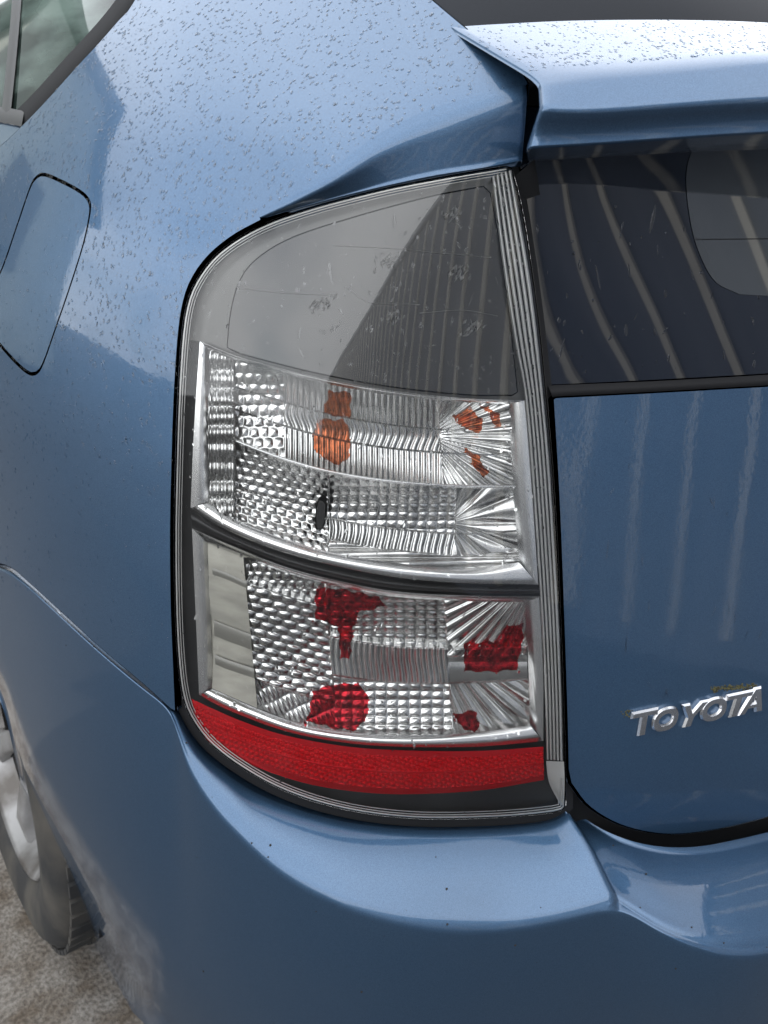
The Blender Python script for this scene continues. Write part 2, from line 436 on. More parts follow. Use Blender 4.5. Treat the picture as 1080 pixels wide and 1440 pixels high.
# surfaces -----------------------------------------------------------
def deck(px, py, p0, sy_, sx_):
    """distance at which a ray meets the sloping plane through p0"""
    r = ray(px, py)
    return (p0[2]-sy_*p0[1]-sx_*p0[0]-CAM[2])/(r[..., 2]-sy_*r[..., 1]-sx_*r[..., 0])
def deck_d(P): return (1.195+.50*(P[..., 1]-.44)+.84*(P[..., 0]-.345)-P[..., 2])/1.40
def quarter_t(px, py):
    """body side and corner running over into the sloping upper deck"""
    px = np.asarray(px, float); py = np.asarray(py, float); r = ray(px, py)
    b = np.clip((px-330)/150, 0, 1); off = -.032*b*b*(3-2*b)
    def f(t):
        P = CAM+r*t[:, None]; a = body_f(P)-off; d = deck_d(P); k = .04
        h = np.clip(.5+.5*(d-a)/k, 0, 1); return d*(1-h)+a*h-k*h*(1-h)
    lo = np.full(len(px), .3); hi = np.full(len(px), 2.6); found = np.zeros(len(px), bool); prev = lo.copy()
    for t in np.linspace(.3, 2.6, 200):
        v = f(np.full(len(px), t)); hit = (~found) & (v > 0); lo[hit] = prev[hit]; hi[hit] = t; found |= hit; prev[:] = t
    for _ in range(30):
        m = (lo+hi)/2; v = f(m); hi = np.where(v > 0, m, hi); lo = np.where(v > 0, lo, m)
    return np.where(found, (lo+hi)/2, np.nan)
kx, ky = [], []
for px in (-170, -80, 0, 80, 160, 240, 320):
    for py in (-150, -60, 30, 120, 210, 300, 400, 520, 650, 800, 950, 1080): kx.append(px); ky.append(py)
for px in (400, 480, 560, 640, 720):
    for py in (-150, -60, 0, 60, 120, 180, 240, 320): kx.append(px); ky.append(py)
kt = quarter_t(kx, ky)
FQ = Field([(a, b, c) for a, b, c in zip(kx, ky, kt) if c == c and c < 2.5], 3e-5)
KL = []
for px in (230, 330, 440, 550, 660, 760, 830):
    for py in (220, 360, 520, 700, 880, 1030, 1170): KL.append((px, py, float(base_t(px, py))))
FL = Field(KL, 1e-5)
KT = []
for px in (740, 840, 950, 1080, 1250, 1420):
    for py in (500, 620, 760, 900, 1040, 1180): KT.append((px, py, float(base_t(px, py, .004))))
FT = Field(KT, 1e-5)
KG = []
def glass_twist(px, py):
    p = P3(np.array(float(px)), np.array(float(py)), base_t(px, py)); return .8*max(0, p[0]-.43)*(p[2]-1.04)
for px in (700, 800, 920, 1080, 1250, 1420):
    for py in (150, 260, 380, 500, 580): KG.append((px, py, float(base_t(px, py, .010+glass_twist(px, py)))))
FG = Field(KG, 1e-5)

# quarter panel ------------------------------------------------------
FUEL = crom([(64, 243), (90, 254), (115, 268), (126, 280), (128, 296), (119, 340), (101, 398), (78, 465), (60, 515), (50, 528), (38, 526), (18, 508),
             (-10, 476), (-28, 452), (-27, 430), (0, 382), (22, 320), (42, 262), (52, 246)], closed=True, step=7)
lamp_side = [(246, 999), (243, 930), (240, 850), (239, 750), (241, 650), (244, 560), (249, 480), (256, 428), (269, 391), (294, 357), (329, 329), (366, 309)]
fold = np.array([(366, 306), (415, 284), (480, 248), (540, 205), (595, 176), (662, 153), (741, 132)], float)
lip = np.array([(368, 308), (424, 291), (492, 273), (561, 257), (615, 246), (672, 237), (733, 226)], float)
upoff = np.array([(-1, -2), (-8, -10), (-10, -14), (-8, -16), (-4, -17), (-2, -16), (-1, -13)], float)
foldA = fold+upoff
nf = 60
cA, cB, cC = crom(foldA, nf), crom(fold, nf), crom(lip, nf)
gap_top = [(742, 118), (738, 108), (700, 76), (650, 36), (600, -6), (520, -75), (420, -160)]
window_edge = [(250, -120), (190, 0), (165, 31), (138, 62), (110, 92), (65, 142), (30, 178), (0, 206), (-60, 252), (-150, 316)]
seam_pts = [(-150, 828), (-60, 793), (-15, 790), (14, 797), (38, 816), (85, 859), (142, 911), (198, 958), (240, 996)]
outl = np.vstack([crom(lamp_side, 60), cA, crom(gap_top, 30), crom(window_edge, 40), crom(seam_pts, 50)])
mb = MB(); QV, QT = sheet(mb, outl, FQ, 11, [FUEL], (.0016, .014))
a3, b3, c3 = fpos(FQ, *cA.T), fpos(FQ, *cB.T), fpos(FL, *cC.T)
lipd = c3-b3
b3p = b3
rows = []
for k in np.linspace(0, 1, 9): rows.append((1-k)**2*a3+2*k*(1-k)*b3p+k*k*(b3p+lipd*.32))
for k in np.linspace(.42, 1, 6): rows.append(b3p+lipd*k)
inn = FWD*.02
rows.append(c3+FWD*.003+UP*.0015); rows.append(c3+inn)
G = np.array(rows); G = np.concatenate([G, (G[:, -1]+FWD*.004+RIGHT*.001)[:, None], (G[:, -1]+FWD*.05)[:, None]], 1)
l2 = MB(); l2.grid(G); facing(l2); mb.add(l2.v, l2.f)
quarter = mb.build('quarter_panel', PAINT, car)

mb = MB(); FUELD = FUEL.mean(0)+(FUEL-FUEL.mean(0))*.962
sheet(mb, FUELD, FQ, 10, (), (.0020, .010)); fuel = mb.build('fuel_door', PAINT, car)
mb = MB(); sheet(mb, FUEL.mean(0)+(FUEL-FUEL.mean(0))*1.05, Shift(FQ, .016), 20, (), None); mb.build('fuel_door_recess', DARKV, fuel)

# ------------------------------------------------------------------ side window
WE = crom([(190, -4), (165, 29), (138, 60), (110, 90), (65, 140), (28, 177)], 40)
mb = MB(); w2 = WE+np.array([-17, -10]); strip(mb, WE+np.array([7, 5]), w2, FQ, .009, .007, 6, .006); facing(mb)
SEAL = mb.build('window_seal', RUBBER, car)
gl_out = np.vstack([crom([(250, -120), (182, -4), (158, 26), (103, 84), (58, 134), (22, 170)], 40), [(-150, 150), (-150, -120)]])
SG = mat('side_glass', (.16, .22, .20), .04, 0, 0, .01, spec=.3)
noise_col(SG, (.012, .018, .016), (.12, .16, .14), 9, 6, .38, .62, stretch=(1, .6, 2.2))
mb = MB(); sheet(mb, gl_out, Shift(FQ, .010), 16, (), None); mb.build('side_window', SG, car)
mb = MB(); A = crom([(34, -60), (30, 0), (22, 90), (14, 168)], 30); strip(mb, A, A+np.array([-13, 0]), FQ, .004, .004, 5, .004); facing(mb)
mb.build('window_divider', TRIM, car)
mb = MB(); A = crom([(34, 156), (0, 150), (-80, 140)], 20); B = crom([(30, 178), (0, 172), (-80, 165)], 20); strip(mb, A, B, FQ, .004, .001, 6, .004); facing(mb)
mb.build('belt_trim', TRIM, car)
mb = MB(); A = crom([(30, 178), (0, 172), (-80, 165), (-150, 160)], 20); B = crom([(30, 180), (0, 210), (-80, 270), (-150, 320)], 20)
strip(mb, A, B, FQ, .006, .003, 6, .0); facing(mb); mb.build('rear_door', PAINT, car)

# ------------------------------------------------------------------ tail lamp
LOUT = np.vstack([crom([(718, 237), (732, 292), (745, 370), (757, 460), (766, 550), (775, 650), (782, 760), (787, 870), (791, 980), (794, 1080), (794, 1134)], 70),
                  crom([(790, 1139), (770, 1143), (700, 1149), (600, 1151), (520, 1144), (450, 1129), (390, 1107), (340, 1079), (300, 1049), (275, 1019), (259, 985),
                        (251, 930), (247, 850), (246, 750), (248, 650), (251, 560), (256, 480), (263, 431), (276, 397), (301, 363), (336, 336), (381, 313), (440, 293), (500, 277), (560, 263), (640, 248), (712, 236)], 130)])
c0 = LOUT.mean(0)
def shrink(p, d):
    """move a closed outline inwards by d"""
    t = np.roll(p, -1, 0)-np.roll(p, 1, 0); n = np.stack([t[:, 1], -t[:, 0]], -1); n /= np.linalg.norm(n, axis=1, keepdims=True)+1e-9
    a = np.sum(p[:, 0]*np.roll(p[:, 1], -1)-np.roll(p[:, 0], -1)*p[:, 1])
    return p-(n if a > 0 else -n)*d
mb = MB(); sheet(mb, shrink(LOUT, -6), Shift(FL, .070), 30, (), None)
o2 = np.vstack([LOUT, LOUT[:1]]); i2 = shrink(LOUT, -5); i2 = np.vstack([i2, i2[:1]])
strip(mb, i2, o2, FL, .070, .010, 4); facing(mb)
lamp = mb.build('tail_lamp', BLACK, car)
lamp['label'] = 'clear tail lamp with chrome reflectors and a red reflex band'
mb = MB(); sheet(mb, LOUT, FL, 14, (), (.0018, .010)); mb.build('lens', LENS, lamp)
# rubber seal in the gap round the lamp
mb = MB(); o3 = shrink(LOUT, -12); o3 = np.vstack([o3, o3[:1]]); i3 = shrink(LOUT, 1); i3 = np.vstack([i3, i3[:1]])
strip(mb, o3, i3, FL, .011, .008, 3); facing(mb); mb.build('lamp_seal', RUBBER, lamp)
# lens rim: pale moulded edge lines
for d0, d1, dep in ((1.0, 3.2, .001), (4.6, 6.2, .0022), (8.2, 9.6, .004)):
    mb = MB(); a = shrink(LOUT, d0); b = shrink(LOUT, d1); k0 = 66
    a, b = a[k0:], b[k0:]
    strip(mb, a, b, FL, dep, dep, 4, .0007); facing(mb); mb.build('lens_rim', RIBM, lamp)
# black carrier behind the frames
mb = MB(); sheet(mb, shrink(LOUT, 3), Shift(FL, .034), 22, (), None)
CARRIER_HOLES = True

# upper section: silver surround and smoked panel with six diodes
f1_top_o = [(281, 480), (344, 504), (447, 530), (551, 549), (655, 560), (740, 563)]
mb = MB()
sil = np.vstack([crom([(266, 478), (272, 440), (284, 404), (308, 371), (342, 344), (386, 321), (444, 301), (504, 285), (564, 271), (642, 256), (690, 249)], 50),
                 crom([(706, 330), (724, 450), (738, 556)], 20), crom(f1_top_o[::-1], 40)])
sheet(mb, sil, Shift(FL, .013), 14, (), None); mb.build('upper_surround', SILVER, lamp)
smk = np.vstack([crom([(320, 488), (325, 440), (337, 397), (360, 366), (411, 335), (499, 306), (603, 278), (680, 263)], 40),
                 crom([(689, 272), (703, 350), (716, 450), (727, 551)], 25), crom([(720, 555), (655, 554), (551, 543), (447, 524), (344, 498), (326, 491)], 30)])
mb = MB(); sheet(mb, smk, Shift(FL, .0085), 14, (), (.0012, .006)); smoked = mb.build('smoked_panel', SMOKE, lamp)
LINEM = mat('moulding_grey', (.20, .20, .19), .3)
DIODE = mat('diode_optic', (.42, .42, .41), .12, .4, 1.0)
for cx, cyy, sz in ((639, 298, 1), (546, 368, 1), (647, 381, 1.05), (450, 427, .9), (556, 445, 1.1), (662, 461, 1.1)):
    mb = MB()
    for k in range(18):
        ax, ay = rng.normal(0, 9*sz), rng.normal(0, 5*sz); ay += -ax*.45
        L, W, an = rng.uniform(6, 15)*sz, rng.uniform(1.0, 2.4), rng.normal(-58, 22)
        dx, dy = cos(R(an)), sin(R(an)); q = []
        for s_, w_, dd in ((-1, 0, .0075), (0, 1, .0060+rng.uniform(-.0015, .0015)), (1, 0, .0075), (0, -1, .0078)):
            X = cx+ax+dx*L*.5*s_-dy*W*w_; Y = cyy+ay+dy*L*.5*s_+dx*W*w_
            q.append(P3(X, Y, FL(X, Y)+dd))
        m_ = q[0]*.25+q[1]*.25+q[2]*.25+q[3]*.25-FWD*.0012
        mb.add(q+[m_], [(0, 1, 4), (1, 2, 4), (2, 3, 4), (3, 0, 4)])
    facing(mb); mb.build('diode', DIODE, lamp, smooth=False)
# faint moulded lines on the smoked panel
for pts in ([(470, 345), (560, 350), (690, 362)], [(335, 405), (400, 412), (470, 415)], [(490, 405), (520, 425), (590, 428)], [(590, 440), (650, 436), (700, 444)]):
    mb = MB(); A = crom(pts, 20); strip(mb, A, A+np.array([0, .7]), FL, .0080, .0080, 3, .0003); facing(mb); mb.build('moulded_line', LINEM, lamp)

def frame(name, to, ti, ro, ri, bo, bi, lo, li, deps):
    mb = MB(); n = 50
    strip(mb, crom(to, n), crom(ti, n), FL, deps[0], deps[1], 5, .0016)
    strip(mb, crom(ro, n), crom(ri, n), FL, deps[0], deps[1], 6, .0012)
    strip(mb, crom(bo, n), crom(bi, n), FL, deps[0], deps[2], 8, .0022)
    strip(mb, crom(lo, n), crom(li, n), FL, deps[0], deps[1], 6, .0012)
    # inner walls going back
    for c, d in ((ti, deps[1]), (ri, deps[1]), (bi, deps[2]), (li, deps[1])):
        c = crom(c, n); strip(mb, c, c+(np.array([520, c[:, 1].mean()])-c)*.012, FL, d, d+.022, 3)
    facing(mb)
    return mb.build(name, CHROME, lamp)
f1_ti = [(296, 494), (344, 511), (447, 537), (551, 556), (655, 566), (715, 568)]
f1_bi = [(293, 707), (344, 737), (447, 772), (551, 791), (655, 799), (730, 791)]
f1_bo = [(268, 714), (307, 739), (370, 767), (447, 790), (551, 811), (655, 820), (757, 822)]
frame('chrome_bezel', f1_top_o, f1_ti, [(740, 563), (749, 690), (757, 822)], [(715, 568), (722, 690), (730, 791)], f1_bo, f1_bi,
      [(281, 480), (273, 600), (268, 714)], [(296, 494), (294, 600), (293, 707)], (.007, .012, .011))
f2_to = [(270, 743), (320, 765), (401, 797), (482, 818), (562, 832), (670, 838), (761, 839)]
f2_ti = [(292, 764), (325, 777), (401, 805), (482, 826), (562, 840), (670, 846), (738, 847)]
f2_bo = [(280, 977), (320, 998), (401, 1028), (482, 1044), (562, 1050), (670, 1050), (764, 1042)]
f2_bi = [(299, 969), (363, 997), (428, 1019), (508, 1031), (589, 1034), (686, 1028), (745, 1020)]
frame('chrome_bezel', f2_to, f2_ti, [(761, 839), (764, 940), (764, 1042)], [(738, 847), (743, 940), (745, 1020)], f2_bo, f2_bi,
      [(270, 743), (275, 860), (280, 977)], [(292, 764), (296, 860), (299, 969)], (.007, .012, .011))
# black bar between the frames and black base, one carrier sheet
mb = MB(); sheet(mb, np.vstack([crom([(262, 480), (258, 600), (256, 714), (256, 850), (261, 960), (268, 985)], 30), crom([(290, 1030), (340, 1071), (390, 1098), (450, 1120), (520, 1135), (600, 1142), (700, 1141), (786, 1132)], 40),
                                crom([(784, 1000), (776, 800), (764, 640), (745, 556)], 30), crom([(655, 554), (551, 543), (447, 524), (344, 498), (276, 476)], 30)]), Shift(FL, .017), 14,
                [np.vstack([crom(f1_ti, 30), crom([(722, 620), (730, 785)], 10), crom(f1_bi[::-1], 30), crom([(294, 690), (296, 500)], 10)]),
                 np.vstack([crom(f2_ti, 30), crom([(741, 860), (745, 1014)], 10), crom(f2_bi[::-1], 30), crom([(298, 955), (292, 775)], 10)])], None)
mb.build('black_carrier', BLACK, lamp)
mb = MB(); A = crom([(268, 718), (307, 743), (370, 771), (447, 795), (551, 816), (655, 825), (758, 827)], 50); B = crom([(270, 739), (320, 761), (401, 793), (482, 814), (562, 828), (670, 834), (760, 835)], 50)
strip(mb, A, B, FL, .007, .007, 6, .003); facing(mb); mb.build('black_bar', BLACK, lamp)

# reflectors ----------------------------------------------------------
def pillow(x, y, w, h, amp, brick=0.0, wob=0.0):
    x = x+wob*np.sin(y/19.0); r = np.floor(y/h); fx = ((x+r*brick*w)/w) % 1; fy = (y/h) % 1
    c = np.floor((x+r*brick*w)/w); h1 = np.sin(c*12.9898+r*78.233)*43758.5; h2 = np.sin(c*39.346+r*11.135)*24634.6; h1 = h1-np.floor(h1)-.5; h2 = h2-np.floor(h2)-.5
    edge = np.minimum(1, 6*np.minimum(np.minimum(fx, 1-fx), np.minimum(fy, 1-fy)))
    return amp*((1-(2*fx-1)**2)*(1-(2*fy-1)**2)+edge*(.55*h1*(2*fx-1)+.75*h2*(2*fy-1)))
def ribs(x, w, amp, y=0): return amp*(1-(2*((x/w) % 1)-1)**2)
def patch(top, bot, nu, nv, dfun):
    u = np.linspace(0, 1, nv)[:, None, None]; q = crom(top, nu)[None]*(1-u)+crom(bot, nu)[None]*u
    uu, vv = np.meshgrid(np.linspace(0, 1, nu), np.linspace(0, 1, nv))
    d = dfun(q[..., 0], q[..., 1], uu, vv)
    mb = MB(); mb.grid(P3(q[..., 0], q[..., 1], FL(q[..., 0], q[..., 1])+d)); return facing(mb)
def bowl(u, v, a, b, c=.5): return a+b*(1-((u-c)/.55)**2)*(1-((v-.5)/.62)**2)
def rot(x, y, a, cx=0, cy_=0):
    c, s = cos(R(a)), sin(R(a)); return (x-cx)*c+(y-cy_)*s, -(x-cx)*s+(y-cy_)*c
def fan(x, y, cx, cy_, n, amp):
    an = np.arctan2(y-cy_, x-cx)*n/(2*pi); return amp*(1-(2*(an % 1)-1)**2)
Z4 = lambda l: np.array([(240+a/1.9286, 470+b/1.9286) for a, b in l])
Z5 = lambda l: np.array([(240+a/1.8621, 720+b/1.8621) for a, b in l])
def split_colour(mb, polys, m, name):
    """take the facets inside the outlines out of a reflector and tint them as painted-in reflections"""
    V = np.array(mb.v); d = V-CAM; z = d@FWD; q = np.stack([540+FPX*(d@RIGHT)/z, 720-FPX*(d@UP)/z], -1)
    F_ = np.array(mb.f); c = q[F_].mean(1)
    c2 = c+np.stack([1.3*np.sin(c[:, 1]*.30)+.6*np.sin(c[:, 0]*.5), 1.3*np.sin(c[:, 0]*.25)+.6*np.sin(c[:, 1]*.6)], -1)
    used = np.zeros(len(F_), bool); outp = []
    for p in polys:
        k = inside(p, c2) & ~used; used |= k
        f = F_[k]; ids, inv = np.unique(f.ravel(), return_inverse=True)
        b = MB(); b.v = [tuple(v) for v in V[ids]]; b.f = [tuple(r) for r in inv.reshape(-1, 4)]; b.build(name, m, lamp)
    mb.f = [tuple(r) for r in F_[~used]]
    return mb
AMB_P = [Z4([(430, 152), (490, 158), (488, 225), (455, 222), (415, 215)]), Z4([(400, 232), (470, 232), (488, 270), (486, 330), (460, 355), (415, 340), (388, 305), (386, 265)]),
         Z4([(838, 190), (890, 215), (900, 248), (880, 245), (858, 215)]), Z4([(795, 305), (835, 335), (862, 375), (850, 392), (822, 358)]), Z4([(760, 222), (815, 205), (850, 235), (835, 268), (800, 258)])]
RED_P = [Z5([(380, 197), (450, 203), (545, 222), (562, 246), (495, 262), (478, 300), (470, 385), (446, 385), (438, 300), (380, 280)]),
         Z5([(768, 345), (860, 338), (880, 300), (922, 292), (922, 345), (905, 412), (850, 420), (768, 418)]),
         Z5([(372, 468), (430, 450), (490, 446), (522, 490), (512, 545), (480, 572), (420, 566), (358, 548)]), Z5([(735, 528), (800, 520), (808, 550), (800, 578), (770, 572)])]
div = [(331, 620), (395, 644), (468, 664), (551, 677), (655, 684), (730, 684)]
topd = [(331, 505), (395, 522), (468, 541), (551, 556), (655, 566), (716, 568)]
def refl1(x, y, u, v):
    d = bowl(u, v, .017, .016, .45)
    tier = np.where(v < .34, -.004, np.where(v < .62, 0.0, .0025))
    fine = np.where(v < .34, ribs(x, 8.5, .0011), np.where(v < .62, ribs(x+4*np.sin(y/9), 10, .0013), ribs(x, 7.5, .0011)))
    fine = np.where(u < .18, pillow(x, y, 14, 15, .0009, .5), fine)
    fine = np.where(u > .74, fan(x, y, 600, 612, 46, .0026), fine)
    return d+tier-fine
split_colour(patch(topd, div, 330, 96, refl1), AMB_P, AMB_REFL, 'amber_reflection_facet').build('turn_signal_reflector', CHROMEF, lamp, kind='stuff')
botd = [(331, 731), (395, 757), (468, 777), (551, 791), (655, 799), (730, 791)]
def refl2(x, y, u, v):
    d = bowl(u, v, .016, .018, .4)
    a = pillow(x, y-.25*x, 14, 11, .0011, .5, 3)
    b = pillow(x, y, 14, 12, .0010, 0, 2); c = ribs(x+3*np.sin(y/11), 9.5, .0014)
    fine = np.where(u < .34, a, np.where(v < .58, b, c))
    fine = np.where(u > .78, fan(x, y, 630, 735, 16, .003), fine)
    fine = np.where((u > .34) & (v > .84), ribs(y, 14, .002), fine)
    step = np.where(u > .62, .003*(u-.62)/.1, 0)
    return d-fine+np.clip(step, 0, .006)+np.where(v > .58, .002, 0)
patch(div, botd, 330, 100, refl2).build('reverse_lamp_reflector', CHROMEF, lamp, kind='stuff')
t3 = [(342, 784), (401, 805), (482, 826), (562, 840), (670, 846), (738, 847)]
b3_ = [(362, 996), (428, 1019), (508, 1031), (589, 1034), (686, 1028), (745, 1020)]
def refl3(x, y, u, v):
    d = bowl(u, v, .015, .018, .5)
    x1, y1 = rot(x, y, 14); a = pillow(x1, y1, 20, 11, .0013, .5, 3)
    b = ribs(x+2*np.sin(y/13), 8, .0014); c = pillow(x, y, 15, 11, .0011)
    e = pillow(x, y, 13, 12, .0011, .5)
    vl = .30+.0*u; vr = .64
    fine = np.where(u < .30, np.where(v < .16, e, np.where(v < .80, a, pillow(*rot(x, y, -25), 7, 22, .0012))), np.where(v < .36, c, np.where(v < .62, b, pillow(x, y, 16, 12, .0012))))
    fine = np.where(u > .72, np.where(v < .42, fan(x, y, 760, 800, 60, .0022), np.where(v < .62, ribs(y, 30, .001), fan(x, y, 600, 890, 40, .0030))), fine)
    st = np.where(u < .30, np.where(v < .16, .004, np.where(v < .80, -.002, .003)), np.where(v < .36, .002, np.where(v < .62, -.004, .003)))
    return d-fine+st
split_colour(patch(t3, b3_, 330, 150, refl3), RED_P, RED_REFL, 'red_reflection_facet').build('brake_lamp_reflector', CHROMEF, lamp, kind='stuff')
mb = MB(); A = crom(div, 50); strip(mb, A-np.array([0, 2.2]), A+np.array([0, 2.2]), FL, .012, .012, 5, .0012); facing(mb); mb.build('divider_rib', CHROME, lamp)
# side windows of the frames
def sidefun(x, y, u, v): return .013+.004*np.sin(v*9+u)-ribs(y, 26, .003)-.0015*np.sin(x*.6)
patch([(294, 493), (331, 507)], [(292, 706), (331, 733)], 20, 90, sidefun).build('side_reflector', CHROMEF, lamp)
def beigefun(x, y, u, v): return .0125-.0015*np.sin(v*7)
patch([(292, 764), (342, 783)], [(298, 968), (362, 996)], 16, 50, beigefun).build('side_diffuser', BEIGE, lamp)
STRIPE = mat('diffuser_dark_beige', (.24, .235, .21), .3, .2, .5)
for yy, hh in ((796, 13), (872, 22), (920, 14)):
    mb = MB(); A = np.array([(297+(yy-760)*.03, yy), (318, yy+7), (346+(yy-790)*.085, yy+20)], float); strip(mb, crom(A, 16), crom(A+np.array([1, hh]), 16), FL, .0118, .0112, 4, .001); facing(mb)
    mb.build('diffuser_stripe', STRIPE, lamp)  # darker beige stripe across the diffuser
# bulb holder seen in the reverse lamp
mb = MB(); sheet(mb, crom([(447, 708), (452, 704), (457, 712), (455, 736), (450, 744), (445, 738)], closed=True, step=3), Shift(FL, .020), 6, (), (.001, .01)); mb.build('bulb_socket', BLACK, lamp)

# red reflex band ------------------------------------------------------
rb_t = [(268, 982), (300, 997), (345, 1016), (401, 1034), (482, 1049), (562, 1055), (670, 1056), (764, 1050)]
rb_b = [(279, 1022), (299, 1047), (347, 1073), (417, 1098), (482, 1111), (562, 1117), (670, 1112), (765, 1097)]
def reflex(x, y, u, v):
    x1, y1 = rot(x, y, 20)
    return .0065-np.where(((v > .14) & (v < .46)) | ((v > .54) & (v < .86)), pillow(x1, y1, 7.5, 6.5, .0019, .5), .0008)-np.where(np.abs(v-.5) < .03, .0010, 0)-.002*np.sin(pi*v)
patch(rb_t, rb_b, 800, 110, reflex).build('reflex_band', REDB, lamp, kind='stuff')
# ribbed clear edge towards the tailgate -------------------------------
eL = [(691, 248), (706, 370), (723, 480), (738, 562), (749, 690), (758, 823), (765, 950), (768, 1068)]
eR = [(720, 239), (743, 370), (755, 460), (764, 550), (773, 650), (780, 760), (786, 870), (790, 980), (792, 1070)]
for k in range(5):
    A, B = crom(eL, 80), crom(eR, 80); a = A+(B-A)*(k/5+.02); b = A+(B-A)*((k+1)/5-.03)
    mb = MB(); strip(mb, a, b, FL, .005-.0006*k, .005-.0006*k, 7, .0022); facing(mb); mb.build('edge_rib', RIBM, lamp)
mb = MB(); strip(mb, crom([(768, 1070), (772, 1100), (788, 1132)], 12), crom([(793, 1071), (794, 1100), (793, 1132)], 12), FL, .006, .002, 5, .0); facing(mb); mb.build('edge_foot', RIBM, lamp)

# ------------------------------------------------------------------ tailgate
TG = np.vstack([crom([(779, 562), (787, 700), (793, 850), (798, 1000), (800, 1082)], 50), crom([(804, 1101), (828, 1132), (866, 1156), (910, 1169), (955, 1172), (1015, 1164), (1080, 1148), (1250, 1100), (1420, 1040)], 60),
                crom([(1420, 522), (1250, 534), (1080, 544), (920, 553), (782, 560)], 40)])
mb = MB(); TV, TT = sheet(mb, TG, FT, 12, (), (.003, .14)); gate = mb.build('tailgate', PAINT, car)
GO = np.vstack([crom([(712, 150), (734, 245), (751, 345), (764, 450), (772, 538)], 40), crom([(772, 541), (920, 534), (1080, 525), (1250, 514), (1420, 500)], 40), crom([(1420, 150), (1080, 150), (730, 150)], 30)])
mb = MB(); sheet(mb, GO, FG, 14, (), (.001, .006)); glass = mb.build('rear_glass', GLASS, gate)
mb = MB(); A = crom([(771, 542), (920, 536), (1080, 527), (1250, 516), (1420, 502)], 40); B = crom([(777, 559), (920, 552), (1080, 543), (1250, 533), (1420, 521)], 40)
G = strip(mb, A, B, FT, .003, .001, 6, .0035); facing(mb); mb.build('glass_seal', RUBBER, gate)
mb = MB(); A = crom([(726, 240), (768, 520), (778, 600), (792, 850), (800, 1100), (830, 1140), (910, 1176), (1080, 1158), (1420, 1050)], 80)
strip(mb, A+np.array([-24, 26]), A+np.array([26, -16]), FT, .030, .030, 3); facing(mb); mb.build('gate_gap_shade', DARKV, gate)  # near-black backing strip, painted shade for the tailgate gap
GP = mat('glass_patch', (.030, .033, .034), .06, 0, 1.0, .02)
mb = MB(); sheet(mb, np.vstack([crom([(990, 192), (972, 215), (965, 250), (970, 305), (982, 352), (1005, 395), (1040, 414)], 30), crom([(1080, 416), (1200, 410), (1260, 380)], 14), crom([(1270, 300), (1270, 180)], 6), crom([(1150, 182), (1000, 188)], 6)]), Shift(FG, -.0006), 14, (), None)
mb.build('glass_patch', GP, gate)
for y0 in (208, 336):
    mb = MB(); A = crom([(968+abs(y0-250)*.12, y0), (1080, y0-1), (1260, y0-4)], 16); strip(mb, A, A+np.array([0, 1.2]), FG, -.0010, -.0010, 2); facing(mb); mb.build('glass_line', DARKV, gate)

# badge letters
def stroke_poly(ch):
    if ch == 'T': return [[(.0, 1), (1, 1), (1, .74), (.65, .74), (.65, 0), (.35, 0), (.35, .74), (0, .74)]]
    if ch == 'Y': return [[(0, 1), (.31, 1), (.5, .66), (.69, 1), (1, 1), (.65, .40), (.65, 0), (.35, 0), (.35, .40)]]
    if ch == 'A': return [[(.36, 1), (.64, 1), (1, 0), (.69, 0), (.63, .19), (.37, .19), (.31, 0), (0, 0)], [(.43, .40), (.57, .40), (.50, .66)]]
    an = np.linspace(0, 2*pi, 33)[:-1]
    return [[(.5+.5*math.copysign(abs(cos(a))**.85, cos(a)), .5+.5*math.copysign(abs(sin(a))**.85, sin(a))) for a in an], [(.5+.24*cos(a), .5+.22*sin(a)) for a in an]]
